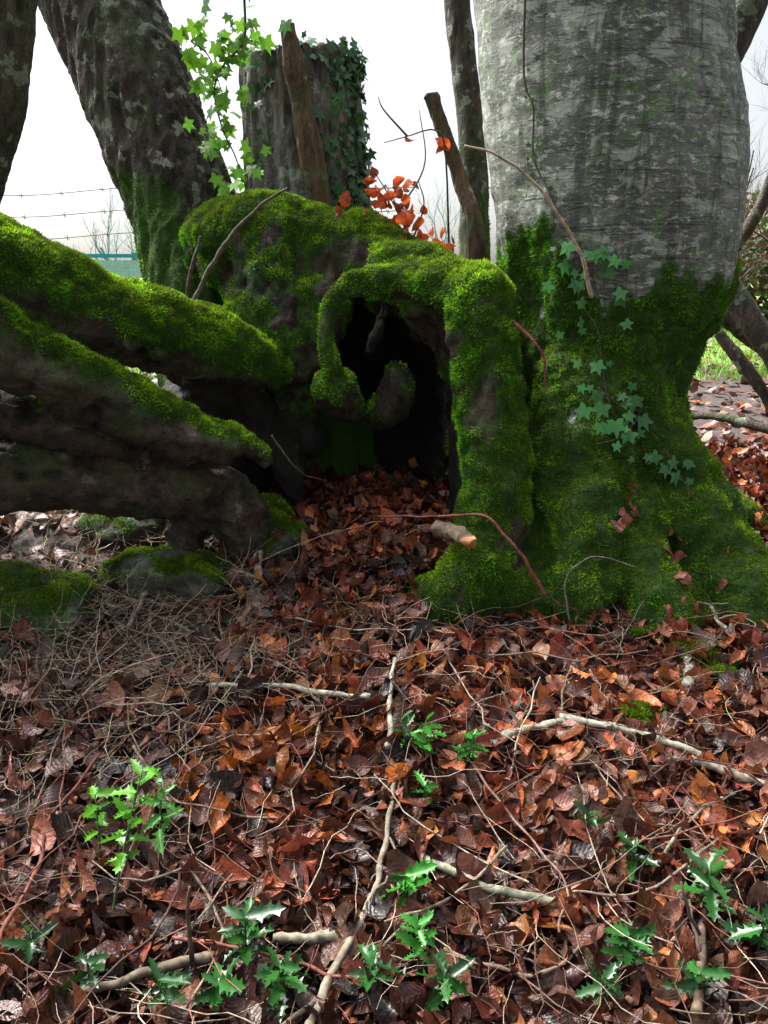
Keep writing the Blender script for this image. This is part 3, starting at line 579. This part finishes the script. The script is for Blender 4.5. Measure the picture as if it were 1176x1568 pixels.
# ---------------------------------------------------------------- background
rg=np.random.default_rng(21)
g=Geo()
for x in np.arange(-34,40,2.6):
    y=rg.uniform(28,44); grow(g,np.array([x+rg.uniform(-1,1),y,.3]),np.array([0,0,1.]),rg.uniform(1.6,2.4),.10,4,rg,np.array([.28,.36,.44])*rg.uniform(.8,1.1),4,.3,.5,(2,4))  # pale blue-grey bark colour stands in for distance haze
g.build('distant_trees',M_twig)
g=Geo()
for x,y,hh in ((4.6,7.5,1.6),(5.4,8.6,1.5),(6.3,7.2,1.7),(3.9,9.5,1.2),(7.3,9,1.6),(8.6,8,1.6),(5.9,10,1.4),(2.7,5.0,1.0),(3.3,5.6,1.2),(2.5,6.3,1.0)):
    grow(g,np.array([x,y,.4]),np.array([-.1,0,1.]),hh,.05,5,rg,(.09,.07,.055),4,.25,.55,(2,4))
g.build('bare_shrubs',M_twig)
gl=Geo(); k=26000; X=U(3.2,14,k); Y=U(10.5,12.5,k); Z=.4+U(0,1,k)**.8*(1.5+.5*vn(np.stack([X*.9,Y*.5,X*0],-1)))
cc=np.where(rng.random((k,1))<.5,np.array([[.06,.10,.03]]),np.array([[.13,.08,.04]]))*U(.5,1.4,(k,1))
Mx=basis(rng.normal(size=(k,3)),U(0,6.28,k)); w=rng.integers(0,len(lo_),k); P=np.stack([X,Y,Z],1)
for i,t in enumerate(lo_): s_=w==i; inst(gl,t,P[s_],Mx[s_],np.full(s_.sum(),.11),cc[s_])
gl.build('hedge',M_grass,False)
k=60000; X=U(-8,12,k); Y=5.6+9*U(0,1,k)**1.1; L=U(.04,.13,k); a=U(0,6.28,k); dx=np.cos(a);dy=np.sin(a); Z=gz(X,Y)
VV=np.stack([np.stack([X-dx*.006,Y-dy*.006,Z],1),np.stack([X+dx*.006,Y+dy*.006,Z],1),np.stack([X+rng.normal(0,.03,k),Y+rng.normal(0,.03,k),Z+L],1)],1)
cc=np.repeat(np.array([[.15,.30,.035]])*U(.6,1.5,(k,1)),3,0)
mk('grass',VV.reshape(-1,3),None,np.arange(k*3).reshape(-1,3),M_grass,False,{'col':cc,'st':cc*0})
for pts in ([(1.35,3.3,1.25,.05),(1.5,3.2,1.05,.045),(1.66,3.1,.8,.04),(1.8,3.0,.5,.04)],[(1.3,3.5,1.3,.03),(1.6,3.6,1.0,.035),(2.0,3.6,.75,.03)],[(1.45,3.3,.95,.018),(1.6,3.2,.75,.02),(1.75,3.1,.48,.02)],[(1.5,3.9,.45,.012),(1.7,3.7,.5,.018),(2.1,3.3,.42,.018)],[(1.5,3.9,.9,.015),(1.75,3.7,1.5,.02),(1.8,3.6,2.1,.015)]):
    addtrunk('fallen_branch',M_left,pts,16,60,.006,(25,25,8))
g=Geo()
for a,b in (((-5,5.2,1.72),(.2,5.2,1.72)),((-5,5.2,1.60),(.2,5.2,1.58)),((-5,5.2,1.46),(.2,5.2,1.44))):
    s=np.linspace(0,1,60)[:,None]; P=np.array(a)*(1-s)+np.array(b)*s; P[:,2]-=.05*np.sin(s[:,0]*math.pi*3)**2; g.add(*tube(P,.0028,4,False),c=(.12,.11,.10))
    for i in range(3,58,3):
        g.add(*tube(np.array([P[i]-[.0,.0,.018],P[i]+[.004,0,.018]]),.0022,3,False),c=(.1,.09,.09)); g.add(*tube(np.array([P[i]-[.015,0,-.01],P[i]+[.015,0,-.012]]),.0022,3,False),c=(.1,.09,.09))
for x in (-4.6,-2.95,-1.25):
    P=sm([(x,5.22,.2),(x+.02,5.22,1.0),(x+.01,5.22,1.8)],10); g.add(*tube(P,.045,10),c=(.11,.09,.07))
g.build('barbed_wire_fence',M_twig)
g=Geo()
def box(g,lo,hi,c):
    x0,y0,z0=lo;x1,y1,z1=hi; Vb=[(x0,y0,z0),(x1,y0,z0),(x1,y1,z0),(x0,y1,z0),(x0,y0,z1),(x1,y0,z1),(x1,y1,z1),(x0,y1,z1)]
    g.add(Vb,[(0,3,2,1),(4,5,6,7),(0,1,5,4),(1,2,6,5),(2,3,7,6),(3,0,4,7)],c=c)
for x in np.arange(-9,-2.8,1.2): box(g,(x,13.0,.4),(x+.08,13.08,1.5),(.25,.3,.32))
box(g,(-9,12.96,1.42),(-2.8,12.99,1.48),(.02,.3,.42)); box(g,(-9,12.965,1.1),(-2.8,12.985,1.38),(.35,.5,.6)); box(g,(-9,12.96,1.02),(-2.8,12.99,1.06),(.02,.3,.42))
g.build('blue_field_fence',M_twig,False)
# ---------------------------------------------------------------- sky, sun, camera
from mathutils import Vector
sc=bpy.context.scene; w=bpy.data.worlds.new('World'); sc.world=w; w.use_nodes=True; nt=w.node_tree; nt.nodes.clear()
az=radians(-46); el=radians(52); d=Vector((math.sin(az)*math.cos(el),math.cos(az)*math.cos(el),math.sin(el)))
sky=nt.nodes.new('ShaderNodeTexSky'); sky.sky_type='NISHITA'; sky.sun_disc=False; sky.sun_elevation=el; sky.sun_rotation=az; sky.air_density=1.0; sky.dust_density=3; sky.ozone_density=1
hs=nt.nodes.new('ShaderNodeHueSaturation'); hs.inputs['Saturation'].default_value=.32; nt.links.new(sky.outputs[0],hs.inputs['Color'])
# thin cloud: brighter high up and around the hidden sun than at the horizon
tc=nt.nodes.new('ShaderNodeTexCoord'); sx=nt.nodes.new('ShaderNodeSeparateXYZ'); nt.links.new(tc.outputs['Generated'],sx.inputs[0])
cn=N(nt,'TexNoise',{'Vector':tc.outputs['Generated'],'Scale':2.2,'Detail':4})
mr=N(nt,'MapRange',{'Value':sx.outputs[2],'From Min':.28,'From Max':.8,'To Min':1.65,'To Max':3.1})
dp=N(nt,'VectorMath',{0:tc.outputs['Generated'],1:tuple(d)},operation='DOT_PRODUCT')
lb=N(nt,'MapRange',{'Value':dp.outputs['Value'],'From Min':.72,'From Max':1.,'To Min':0.,'To Max':13.})
hsx=N(nt,'MapRange',{'Value':sx.outputs[2],'From Min':.3,'From Max':.5})
tot=mathn(nt,'ADD',mr.outputs[0],mathn(nt,'MULTIPLY',lb.outputs[0],hsx.outputs[0]))
tot=mathn(nt,'MULTIPLY',tot,N(nt,'MapRange',{'Value':cn.outputs[0],'To Min':.88,'To Max':1.12}).outputs[0])
vm=nt.nodes.new('ShaderNodeVectorMath'); vm.operation='SCALE'; nt.links.new(hs.outputs[0],vm.inputs[0]); nt.links.new(tot,vm.inputs['Scale'])
bg=nt.nodes.new('ShaderNodeBackground'); bg.inputs[1].default_value=.13; wo=nt.nodes.new('ShaderNodeOutputWorld')
nt.links.new(vm.outputs[0],bg.inputs[0]); nt.links.new(bg.outputs[0],wo.inputs[0])
L=bpy.data.lights.new('sun','SUN'); L.energy=5.0; L.angle=radians(10); L.color=(1,.95,.86)
so=bpy.data.objects.new('sun',L); sc.collection.objects.link(so)
so.rotation_euler=d.to_track_quat('Z','Y').to_euler()
cam=bpy.data.cameras.new('camera'); cam.sensor_fit='VERTICAL'; cam.sensor_height=36; cam.lens=26; cam.clip_start=.05; cam.clip_end=2000
co=bpy.data.objects.new('camera',cam); sc.collection.objects.link(co); co.location=(0,0,1.2); co.rotation_euler=(radians(72),0,0); sc.camera=co
sc.view_settings.view_transform='Standard'; sc.view_settings.look='None'; sc.view_settings.exposure=0
